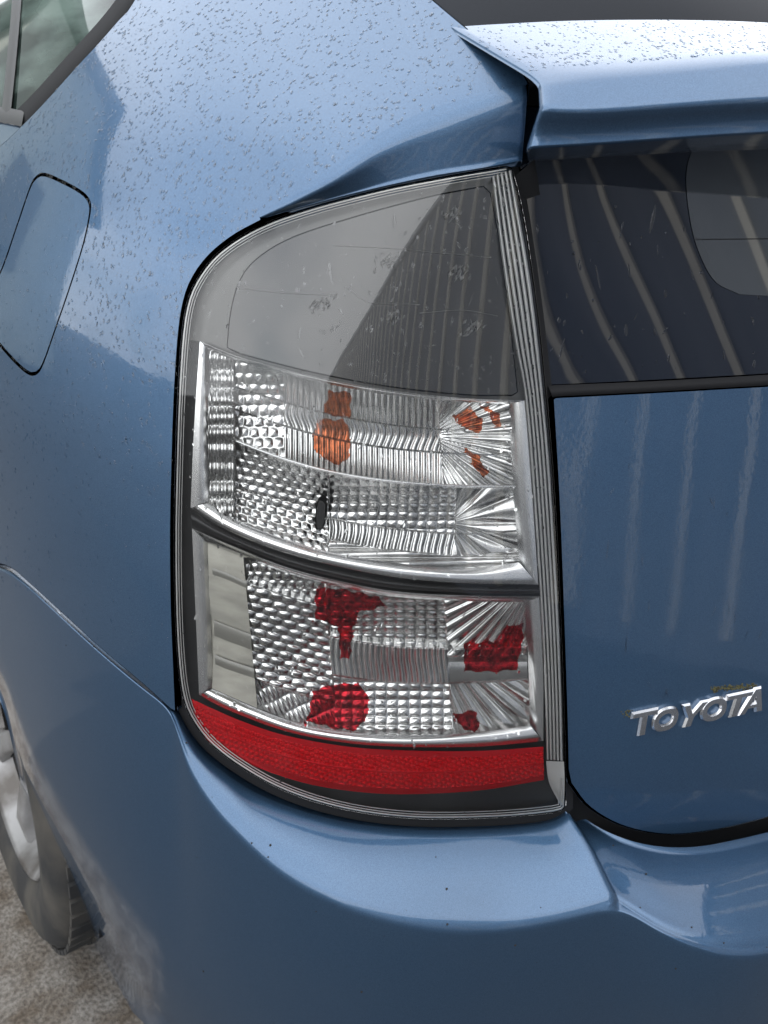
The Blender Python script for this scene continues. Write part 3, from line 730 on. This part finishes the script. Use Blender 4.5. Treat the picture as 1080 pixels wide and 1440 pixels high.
# each letter: lower left, lower right, upper left corner (on the tailgate)
LET = [('T', (885, 1036), (912, 1030), (881, 1001)), ('O', (911, 1029), (942, 1023), (914, 997)), ('Y', (949, 1021), (981, 1016), (948, 991)),
       ('O', (980, 1014), (1013, 1008), (983, 983)), ('T', (1013, 1008), (1040, 1003), (1013, 977)), ('A', (1033, 1004), (1070, 997), (1036, 969))]
LET = [('T', (880, 1036), (918, 1028), (879, 1000)), ('O', (911, 1030), (948, 1022), (914, 996)), ('Y', (943, 1024), (982, 1016), (949, 989)),
       ('O', (979, 1016), (1016, 1008), (981, 982)), ('T', (1008, 1010), (1046, 1002), (1012, 975)), ('A', (1032, 1005), (1069, 997), (1037, 968))]
for ch, ll, lr, ul in LET:
    polys = [np.array(p) for p in stroke_poly(ch)]
    ll, lr, ul = map(np.array, (ll, lr, ul)); ex = (lr-ll).astype(float); ey = (ul-ll).astype(float); ey[0] += 7 if ch != 'O' else 4
    mb = MB()
    def to3(q, h):
        p = ll+q[:, :1]*ex+q[:, 1:]*ey
        return fpos(FT, p[:, 0], p[:, 1])+fnorm(FT, p[:, 0], p[:, 1])*h
    def ins(p, d):
        r = []; n = len(p); a = np.sum(p[:, 0]*np.roll(p[:, 1], -1)-np.roll(p[:, 0], -1)*p[:, 1]); sg = 1 if a > 0 else -1
        for i in range(n):
            e1 = p[i]-p[i-1]; e2 = p[(i+1) % n]-p[i]; n1 = np.array([-e1[1], e1[0]])/np.linalg.norm(e1); n2 = np.array([-e2[1], e2[0]])/np.linalg.norm(e2)
            m_ = n1+n2; m_ /= max(.5, 1+n1@n2); r.append(p[i]+sg*m_*d)
        return np.array(r)
    base_rings = polys; top_rings = [ins(p, .05 if k == 0 else -.04) for k, p in enumerate(polys)]
    for a, b in zip(base_rings, top_rings):
        n = len(a); V = np.vstack([to3(a, 0.0), to3(a, .0022), to3(b, .0042)])
        f = []
        for i in range(n):
            j = (i+1) % n; f += [(i, j, n+j, n+i), (n+i, n+j, 2*n+j, 2*n+i)]
        mb.add(V, f)
    pts = np.vstack(top_rings); ed = []; o = 0
    for p in top_rings: ed += [(o+i, o+(i+1) % len(p)) for i in range(len(p))]; o += len(p)
    r = delaunay_2d_cdt([Vector(p) for p in pts], ed, [], 0, 1e-6); v2 = np.array([tuple(v) for v in r[0]]); tri = np.array([list(f) for f in r[2]])
    c = v2[tri].mean(1); k = inside(top_rings[0], c)
    for h in top_rings[1:]: k &= ~inside(h, c)
    mb.add(to3(v2, .0042), tri[k]); facing(mb)
    mb.build('letter', BADGE, gate, smooth=False)
MOSS = noise_col(mat('moss', (.08, .08, .03), .9), (.03, .028, .014), (.10, .092, .035), 400)
mb = MB()
for k in range(260):
    c_ = rng.random(); px = 1000+62*c_+rng.normal(0, 2); py = 969-5*c_+rng.normal(0, 1.8)
    if rng.random() < .12: px = 884+rng.normal(0, 4); py = 1003+rng.normal(0, 3)
    p = P3(px, py, FT(px, py)); s_ = rng.uniform(.0003, .0009); mb.box(p, (s_, s_*.7, s_*.6))
mb.build('moss', MOSS, gate, kind='stuff')

# ------------------------------------------------------------------ spoiler and hatch glass
SR1 = [(764, 113), (800, 105), (880, 97), (990, 88), (1080, 78), (1240, 70), (1420, 66)]
SR2 = [(767, 150), (805, 156), (885, 151), (990, 145), (1080, 139), (1240, 134), (1420, 130)]
SR3 = [(749, 206), (800, 203), (880, 198), (980, 191), (1080, 185), (1240, 180), (1420, 176)]
SR0 = [(637, 38), (700, 34), (810, 29), (950, 28), (1080, 32), (1250, 45), (1420, 62)]
n = n_sp = 70
s0, s1, s2, s3 = (crom(q, n) for q in (SR0, SR1, SR2, SR3))
p1 = P3(*s1.T, base_t(*s1.T, -.052)); p2 = P3(*s2.T, base_t(*s2.T, -.066)); p3 = P3(*s3.T, base_t(*s3.T, -.054))
t0 = np.array([float(deck(np.array(a[0]), np.array(a[1]), p, .52, .12)) for a, p in zip(s0, p1)])
kk = np.linspace(0, 1, n); t0 = np.polyval(np.polyfit(kk, t0, 3), kk)
t0 = t0+(.528-t0[0])*np.exp(-(kk*1.25)**2)      # the back edge meets the quarter panel at the gap
for arr in (p1, p2, p3):
    for j in range(3): arr[:, j] = np.polyval(np.polyfit(kk, arr[:, j], 6), kk)
p0 = P3(*s0.T, t0)
rows = []
for k in np.linspace(0, .80, 10): rows.append(p0*(1-k)+p1*k)
a_, b_ = p0*.20+p1*.80, p1*.72+p2*.28
for k in np.linspace(.12, 1, 8): rows.append((1-k)**2*a_+2*k*(1-k)*p1+k*k*b_)
for k in np.linspace(.4, .92, 6): rows.append(p1*(1-k)+p2*k)
a_, b_ = p1*.08+p2*.92, p2*.88+p3*.12
for k in (.5, 1): rows.append((1-k)**2*a_+2*k*(1-k)*p2+k*k*b_)
for k in np.linspace(.25, .96, 7): rows.append(p2*(1-k)+p3*k+FWD*.004*sin(pi*k))
und = np.array([.085, .075, -.010])
rows += [p3, p3+und*.05+np.array([0, 0, -.001]), p3+und]
G = np.array(rows)
endc = G[:, :1]+FWD*.0035-RIGHT*.0022; _rd = G[:, :1]-CAM; _rd = _rd/np.linalg.norm(_rd, axis=2, keepdims=True); _kr = np.clip((np.arange(len(G))-3)/10., 0, 1)[:, None, None]; endc2 = G[:, :1]+_rd*.05+RIGHT*.006-RIGHT*.010*_kr
G = np.concatenate([endc2, endc, G[:, :1]+FWD*.0008-RIGHT*.0012, G], 1)
mb = MB(); mb.grid(G); facing(mb)
nv = G.shape[1]
spoiler = mb.build('spoiler', PAINT, gate)
mb = MB(); q = np.linspace(0, 1, 12)[:, None, None]; upv = np.array([.03, .52, .245])
G = p0[None]+np.array([.0, .01, -.006])+q*upv*1.2; mb.grid(G); facing(mb); mb.build('hatch_glass', mat('hatch_glass', (.008, .009, .011), .05, 0, 0, spec=.02), gate)
mb = MB(); A = crom([(742, 118), (738, 108), (700, 76), (650, 36), (600, -6), (520, -75)], 40); strip(mb, A+np.array([-30, 25]), A+np.array([60, -25]), FQ, .035, .045, 4)
sheet(mb, [(712, 95), (770, 100), (756, 208), (728, 224)], Shift(FL, .05), 20, (), None); facing(mb)
mb.build('spoiler_gap_shade', DARKV, gate)  # black backing sheet stands in for the dark inside the spoiler gap

# ------------------------------------------------------------------ bumper
BC = [((-75, 801), (-75, 804), (-60, 905), 0), ((-60, 798), (-60, 801), (-40, 930), 0), ((0, 797), (0, 800), (0, 980), 0), ((38, 821), (38, 824), (22, 1070), 0),
      ((85, 864), (85, 867), (52, 1185), 0), ((142, 916), (142, 919), (97, 1298), 0), ((198, 963), (198, 966), (142, 1380), .000), ((236, 993), (237, 997), (205, 1440), .001),
      ((247, 1003), (251, 1034), (255, 1500), .004), ((262, 1032), (268, 1085), (300, 1530), .012), ((283, 1060), (306, 1141), (350, 1560), .022), ((315, 1087), (349, 1185), (400, 1580), .031),
      ((362, 1117), (401, 1228), (460, 1600), .041), ((430, 1143), (470, 1264), (530, 1610), .050), ((510, 1161), (540, 1288), (600, 1615), .056), ((600, 1168), (612, 1302), (670, 1615), .060),
      ((700, 1166), (690, 1305), (740, 1610), .062), ((760, 1160), (765, 1295), (810, 1605), .063), ((785, 1153), (835, 1278), (870, 1600), .063), ((798, 1144), (868, 1267), (900, 1595), .063)]
BD = [((799, 1140), (871, 1268), (903, 1595), .063), ((815, 1146), (900, 1287), (930, 1590), .063), ((850, 1168), (940, 1311), (970, 1585), .063), ((900, 1186), (990, 1329), (1020, 1580), .064),
      ((960, 1192), (1030, 1336), (1070, 1570), .065), ((1030, 1182), (1080, 1332), (1120, 1560), .065), ((1200, 1140), (1230, 1300), (1280, 1530), .066), ((1300, 1112), (1330, 1270), (1370, 1500), .067)]
def bumper_rows(cols, n, d0, rmax, shelf=False):
    k0, k1, k2 = (np.array([c[i] for c in cols], float) for i in range(3)); e = np.array([c[3] for c in cols])
    # resample along the columns together so that rows stay matched
    key = np.concatenate([k0, k1, k2, e[:, None]], 1); key = crom(key, n)
    k0, k1, k2, e = key[:, :2], key[:, 2:4], key[:, 4:6], key[:, 6]
    if shelf:
        zb = np.interp(k1[:, 0], [871, 1330], [.6415, .604]); rb_ = ray(*k1.T); B = CAM+rb_*((zb-CAM[2])/rb_[:, 2])[:, None]
        ra_ = ray(*k0.T); za_ = zb+np.interp(k1[:, 0], [871, 900, 960], [.004, .010, .014]); A = CAM+ra_*((za_-CAM[2])/ra_[:, 2])[:, None]
        e = -body_f(B)
    else:
        A = P3(*k0.T, base_t(*k0.T, d0(k0)))
        B = P3(*k1.T, base_t(*k1.T, -e))
    face = []
    for v in np.linspace(0, 1, 12)[1:]:
        q = k1*(1-v)+k2*v; tuck = .014*np.clip((v-.72)/.28, 0, 1)**1.3
        face.append(P3(*q.T, base_t(*q.T, -e*(1+.06*math.sin(pi*v))+tuck)))
    sm = np.linspace(0, 1, n)
    L = np.linalg.norm(B-A, axis=1, keepdims=True); r = np.minimum(rmax, L*.42)
    d1 = (A-B)/np.maximum(L, 1e-6); d2 = face[0]-B; d2 /= np.linalg.norm(d2, axis=1, keepdims=True)
    rows = []
    S, E_ = B+d1*r, B+d2*r
    rows.append(A+((A-CAM)*.08-UP*.02 if shelf else FWD*.02)); rows.append(A+((A-CAM)*.004-UP*.001 if shelf else FWD*.002))
    for v in np.linspace(0, 1, 9):
        rows.append(A*(1-v)+S*v+np.array([0, 0, .0035])*np.sin(pi*v)*np.minimum(1, L/.05))
    for v in np.linspace(0, 1, 10)[1:]: rows.append((1-v)**2*S+2*v*(1-v)*B+v*v*E_)
    rows += face
    rows.append(face[-1]+np.array([.006, .004, -.002])); rows.append(face[-1]+np.array([.06, .03, 0]))
    return np.array(rows)
ga = bumper_rows(BC, 150, lambda k: .003, .010)
gb = bumper_rows(BD, 90, None, .014, True)
def smooth_u(G, it=3):
    for _ in range(it): G[:, 1:-1] = .25*G[:, :-2]+.5*G[:, 1:-1]+.25*G[:, 2:]
    return G
ga, gb = smooth_u(ga, 8), smooth_u(gb, 8)
NB_ = 16                                   # rows from the fold downwards are one continuous face
dl = ga[NB_:, -1]-gb[NB_:, 0]; q = np.clip(np.arange(gb.shape[1])/55., 0, 1); q = 1-q*q*(3-2*q)
gb[NB_:] += dl[:, None]*q[None, :, None]
GB = np.concatenate([ga, gb], 1); c_ = ga.shape[1]
for _ in range(25): GB[NB_:, c_-25:c_+25] = .25*GB[NB_:, c_-26:c_+24]+.5*GB[NB_:, c_-25:c_+25]+.25*GB[NB_:, c_-24:c_+26]
mb = MB(); mb.grid(GB); facing(mb)
bumper = mb.build('bumper', PAINT, car)
# black lower valance under the bumper corner
A = crom([(100, 1306), (118, 1345), (165, 1402), (208, 1444), (260, 1510), (350, 1570)], 40)
a3 = P3(*A.T, base_t(*A.T, .040)); tp = np.clip(np.linspace(0, 3, 40), .0, 1)[:, None]
rows = [a3+np.array([.012, .01, .02])*tp, a3+np.array([.004, .003, -.004])*tp, a3+np.array([.002, .002, -.022])*tp, a3+np.array([.006, .004, -.045])*tp, a3+np.array([.016, .012, -.056])*tp, a3+np.array([.10, .06, -.058])*tp]
mb = MB(); mb.grid(np.array(rows)); facing(mb); mb.build('lower_valance', BLACK, car)

# ------------------------------------------------------------------ wheel
WC = np.array([.252, 1.045, .315]); RW = .315
TY = noise_col(mat('tyre_rubber', (.025, .025, .025), .8), (.016, .016, .016), (.07, .062, .05), 14, 6, .4, .75)
AL = noise_col(mat('alloy', (.55, .55, .56), .5, .5), (.10, .09, .08), (.30, .295, .29), 12, 7, .35, .6)
def lathe(mb, prof, n=72, closed=False):
    an = np.linspace(0, 2*pi, n+1)[:-1]
    G = np.array([[WC+np.array([x, r*cos(a), r*sin(a)]) for a in an] for x, r in prof]); mb.grid(G, closed=True)
mb = MB(); lathe(mb, [(-.078, .205), (-.088, .212), (-.096, .235), (-.099, .262), (-.094, .288), (-.082, .304), (-.062, .312), (-.03, .315), (.03, .315), (.062, .312), (.082, .304), (.094, .285), (.098, .25), (.085, .205)])
wheel_mb = MB(); lathe(wheel_mb, [(.07, .19), (-.045, .192), (-.075, .200), (-.084, .208), (-.088, .204), (-.082, .196), (-.060, .186), (-.050, .178)])
lathe(wheel_mb, [(-.050, .0005), (-.062, .018), (-.060, .036), (-.046, .060), (-.040, .070)])
wheel = wheel_mb.build('wheel', AL, car)
tyre = mb.build('tyre', TY, wheel)
for k in range(7):
    a = k*2*pi/7+.2; mb = MB(); rws = []
    for r_, w_, x_ in ((.05, .020, -.050), (.09, .017, -.062), (.13, .018, -.070), (.165, .023, -.074), (.188, .030, -.070)):
        c_, s_ = cos(a), sin(a); rr = []
        for ww, dx in ((-1, .02), (-1, .004), (-.7, 0), (.7, 0), (1, .004), (1, .02)): rr.append(WC+np.array([x_+dx, r_*c_-ww*w_*s_, r_*s_+ww*w_*c_]))
        rws.append(rr)
    mb.grid(np.array(rws)); mb.build('spoke', AL, wheel)
mb = MB()
for k in range(64):
    a = k*2*pi/64
    for xx, sk in ((-.066, .02), (-.03, -.02), (.03, .02), (.066, -.02)):
        rot_ = np.array([[1, 0, 0], [0, cos(a), -sin(a)], [0, sin(a), cos(a)]])
        mb.box(WC+rot_@np.array([xx, RW-.0005+(.0 if abs(xx) < .05 else -.003), sk*.2]), (.015, .0035, .011), rot_)
mb.build('tread', TY, wheel, smooth=False, kind='stuff')
mb = MB(); lathe(mb, [(-.045, .19), (-.040, .12), (-.040, .001)]); mb.build('brake_disc', TRIM, wheel)
# wheel house liner
an = np.linspace(R(-10), R(190), 40)
G = np.array([[WC+np.array([x, .355*cos(a), .355*sin(a)]) for a in an] for x in (-.06, .0, .25)]); mb = MB(); mb.grid(G, True)
G = np.array([[WC+np.array([.25, r*cos(a), r*sin(a)]) for a in an] for r in (.355, .001)]); mb.grid(G); mb.build('wheel_house', DARKV, car)

# ------------------------------------------------------------------ surroundings that the paint and glass mirror
BW, HT = 2.8, 4.1                     # a long boarded wall runs past behind the photographer
wd = np.array([sin(R(230)), cos(R(230)), 0]); wn = np.array([sin(R(140)), cos(R(140)), 0])
w0 = np.array([.35, .40, 0])+wn*BW
WALLM = noise_col(mat('slate_boards', (.20, .22, .26), .7), (.17, .195, .245), (.25, .275, .33), 3, 6, stretch=(1, 1, .2))
BATM = noise_col(mat('pale_battens', (.75, .72, .66), .6), (.80, .75, .66), (.90, .85, .76), 6, 5)
Rw = np.stack([wd, wn, np.array([0, 0, 1.0])], 1)
wall = bpy.data.objects.new('boarded_wall', None); COL.objects.link(wall); wall.location = tuple(w0)
def wbox(name, a, b, m, parent):
    mb = MB(); h = (np.array(b)-np.array(a))/2; c = (np.array(b)+np.array(a))/2; mb.box(Rw@c, h, Rw); return mb.build(name, m, parent, smooth=False)
wbox('wall_panel', (-6, 0.0, 0), (30, .12, HT), WALLM, wall)
for k in range(70): wbox('batten', (-6+.5*k, -.04, .15), (-6+.5*k+.065, -.002, HT-.05), BATM, wall)
wbox('coping', (-6.05, -.10, HT+.002), (30.05, .2, HT+.10), WALLM, wall)
tag(wall, 'slate coloured boarded wall with pale upright battens mirrored in the rear glass', 'wall')
# a small gabled house beside the car, mirrored in the quarter panel
house = bpy.data.objects.new('gabled_house', None); COL.objects.link(house); house.location = (-3.4, 6.6, 0); house.scale = (1.35, 1.35, 1.35)
HW = noise_col(mat('pale_render', (.42, .46, .43), .8), (.36, .40, .38), (.46, .50, .46), 2)
HR = mat('dark_roof', (.07, .075, .08), .7)
mb = MB()
prof = [(-2.2, 0), (2.2, 0), (2.2, 2.9), (0, 4.6), (-2.2, 2.9)]
V = [(x, y, z) for y in (0, 6) for x, z in prof]; mb.add(V, [(0, 1, 2, 3, 4), (9, 8, 7, 6, 5)]+[(i, i+5, (i+1) % 5+5, (i+1) % 5) for i in range(5)])
mb.build('wall', HW, house, smooth=False)
for sx_ in (-1, 1):
    mb = MB(); a = math.atan2(1.7, 2.2); c = np.array([sx_*1.28, 3, 3.78]); rt = np.array([[cos(a), 0, -sx_*-1*sin(a)*-1], [0, 1, 0], [sx_*-sin(a), 0, cos(a)]])
    rt = np.array([[cos(a), 0, sx_*sin(a)], [0, 1, 0], [-sx_*sin(a), 0, cos(a)]])
    mb.box(c, (1.62, 3.35, .06), rt); mb.build('roof', HR, house, smooth=False)
mb = MB(); mb.box((.2, -.03, 1.6), (.55, .04, .6)); mb.build('window', GLASS, house, smooth=False)
tag(house, 'pale gabled house mirrored in the blue quarter panel', 'house')
barn = bpy.data.objects.new('added_dark_barn', None); COL.objects.link(barn); barn.location = (9.2, 5.4, 0); barn.rotation_euler = (0, 0, R(-58))  # barn added out of view to make the hatch glass mirror dark
BRM = noise_col(mat('added_dark_boards', (.05, .05, .05), .8), (.035, .035, .035), (.07, .065, .06), 4, stretch=(6, 6, .4))
mb = MB(); mb.box((0, 0, 2.3), (4.2, 2.0, 2.3)); mb.build('wall', BRM, barn, smooth=False)  # walls of the added barn
mb = MB(); mb.add([(-4.5, -2.4, 4.5), (4.5, -2.4, 4.5), (4.5, 0, 6.5), (-4.5, 0, 6.5), (-4.5, 2.4, 4.5), (4.5, 2.4, 4.5), (-4.5, 0, 6.3), (4.5, 0, 6.3)],
                  [(0, 1, 2, 3), (3, 2, 5, 4), (0, 6, 7, 1), (6, 4, 5, 7), (0, 3, 4, 6), (1, 7, 5, 2)]); mb.build('roof', HR, barn, smooth=False)  # roof of the added barn
mb = MB(); mb.box((0, -2.03, 1.2), (1.1, .035, 1.2)); mb.build('added_barn_door', HR, barn, smooth=False)
tag(barn, 'unseen dark barn standing beyond the front of the car', 'barn')

# ------------------------------------------------------------------ rain drops
def drop_proto(nr=3, ns=7):
    V = [(0, 0, 1)]; F = []
    for i in range(1, nr+1):
        a = i/nr*pi/2
        for j in range(ns): b = 2*pi*j/ns; V.append((sin(a)*cos(b), sin(a)*sin(b), cos(a)))
    for j in range(ns): F.append((0, 1+j, 1+(j+1) % ns))
    for i in range(nr-1):
        for j in range(ns): a = 1+i*ns+j; b = 1+i*ns+(j+1) % ns; F.append((a, a+ns, b+ns, b))
    return np.array(V), F
DV, DF = drop_proto()
def drops(mb, field, poly, n, rmin, rmax, el=(1, 1.6), density=None, holes=(), h=.22, run=0):
    poly = np.asarray(poly); lo, hi = poly.min(0), poly.max(0); made = 0
    # candidates weighted by true surface area
    q = rng.uniform(lo, hi, (n*14, 2)); q = q[inside(poly, q)]
    for hh in holes: q = q[~inside(hh, q)]
    P = fpos(field, *q.T); e = 1.0
    ar = np.linalg.norm(np.cross(fpos(field, q[:, 0]+e, q[:, 1])-P, fpos(field, q[:, 0], q[:, 1]+e)-P), axis=1)
    w = ar.copy()
    if density is not None: w *= density(P)
    w = w/np.percentile(w, 99); k = rng.random(len(q)) < np.clip(w, 0, 1); q = q[k][:n]
    P = fpos(field, *q.T); N = fnorm(field, *q.T)
    g = np.array([0, 0, -1.0]); gt = g-N*(N@g)[:, None]; gt /= np.linalg.norm(gt, axis=1, keepdims=True)+1e-9; bt = np.cross(N, gt)
    for p, nn, a, b in zip(P, N, gt, bt):
        r = rmin+(rmax-rmin)*rng.random()**3.2; s_ = rng.uniform(*el); an = rng.normal(0, .35)
        if run and rng.random() < run: s_ *= rng.uniform(1.8, 4)
        a2, b2 = a*cos(an)+b*sin(an), b*cos(an)-a*sin(an)
        wob = 1+.18*np.sin(DV[:, 1]*3+rng.uniform(0, 6))*(1-DV[:, 2])
        V = p+(DV[:, :1]*s_*wob[:, None])*r*a2+(DV[:, 1:2]*wob[:, None])*r*b2+(DV[:, 2:]*h*r-.0001)*nn
        o_ = len(mb.v); mb.v += V.tolist(); mb.f += [tuple(i+o_ for i in q_) for q_ in DF]
mb = MB()
qarea = np.vstack([crom(lamp_side[6:], 30), cA, crom(gap_top, 20), crom(window_edge, 30), np.array([(-60, 800), (60, 840), (236, 980)])])
drops(mb, FQ, qarea, 20000, .0003, .0014, density=lambda P: np.clip((P[:, 2]-.86)/.26, .10, 1), holes=[FUELD*1.0], el=(1.0, 2.0))
drops(mb, FQ, FUELD, 700, .0003, .0012)
tag(mb.build('raindrops', WATER), 'rain drops beaded on the blue paint above the tail light', 'water', kind='stuff')
mb = MB(); drops(mb, FL, shrink(LOUT, 8), 2200, .0003, .0013, el=(1.0, 2.2), run=.08, density=lambda P: np.clip((P[:, 2]-.80)/.25, .25, 1)); tag(mb.build('raindrops', WATER), 'rain drops scattered on the clear tail light lens', 'water', kind='stuff')
mb = MB(); drops(mb, FG, [(745, 290), (1420, 290), (1420, 495), (770, 535)], 380, .0004, .0016, el=(1.2, 2.8), run=.25)
tag(mb.build('raindrops', WATER), 'rain drops running down the dark rear glass', 'water', kind='stuff')
mb = MB(); drops(mb, FT, [(790, 570), (1420, 545), (1420, 900), (800, 1000)], 420, .0003, .0012, el=(1.3, 3.5), run=.5, h=.2)
tag(mb.build('raindrops', WATER), 'few rain drops and runs on the tailgate above the badge', 'water', kind='stuff')

# drops on the spoiler's sloping top
mb = MB()
for k in range(3200):
    i = rng.uniform(0, n_sp-2); v = rng.random()**.8*.88; i0 = int(i); fr = i-i0
    a, b = p0[i0]*(1-fr)+p0[i0+1]*fr, p1[i0]*(1-fr)+p1[i0+1]*fr
    p = a*(1-v)+b*v; tu = p1[i0+1]-p1[i0]; tv = b-a; nn = np.cross(tu, tv); nn /= np.linalg.norm(nn); nn = nn if nn[2] > 0 else -nn
    tv = tv/np.linalg.norm(tv); bt = np.cross(nn, tv); r = .0003+.0009*rng.random()**2.5; e_ = rng.uniform(1, 2.2)
    mb.add(p+DV[:, :1]*e_*r*tv+DV[:, 1:2]*r*bt+(DV[:, 2:]*.28*r-.0001)*nn, DF)
tag(mb.build('raindrops', WATER), 'rain drops lying on top of the rear spoiler', 'water', kind='stuff')

# grit and stone chips on the paint
SPECK = mat('dark_grit', (.02, .019, .018), .8)
mb = MB()
for k in range(150):
    i, j = rng.integers(4, GB.shape[0]-4), rng.integers(20, GB.shape[1]-4); a = rng.random(); p = GB[i, j]*(1-a)+GB[i, j+1]*a
    r = .0002+.0006*rng.random()**6; mb.box(p, (r, r*.8, r*.9))
mb.build('grit', SPECK, bumper, smooth=False, kind='stuff')
mb = MB(); drops(mb, FT, [(800, 575), (1300, 545), (1300, 1060), (815, 1090)], 45, .0002, .0006, h=.2); mb.build('grit', SPECK, gate, kind='stuff')
mb = MB(); drops(mb, FQ, [(20, 560), (230, 520), (232, 960), (20, 780)], 40, .0002, .0006, h=.2); mb.build('grit', SPECK, quarter, kind='stuff')
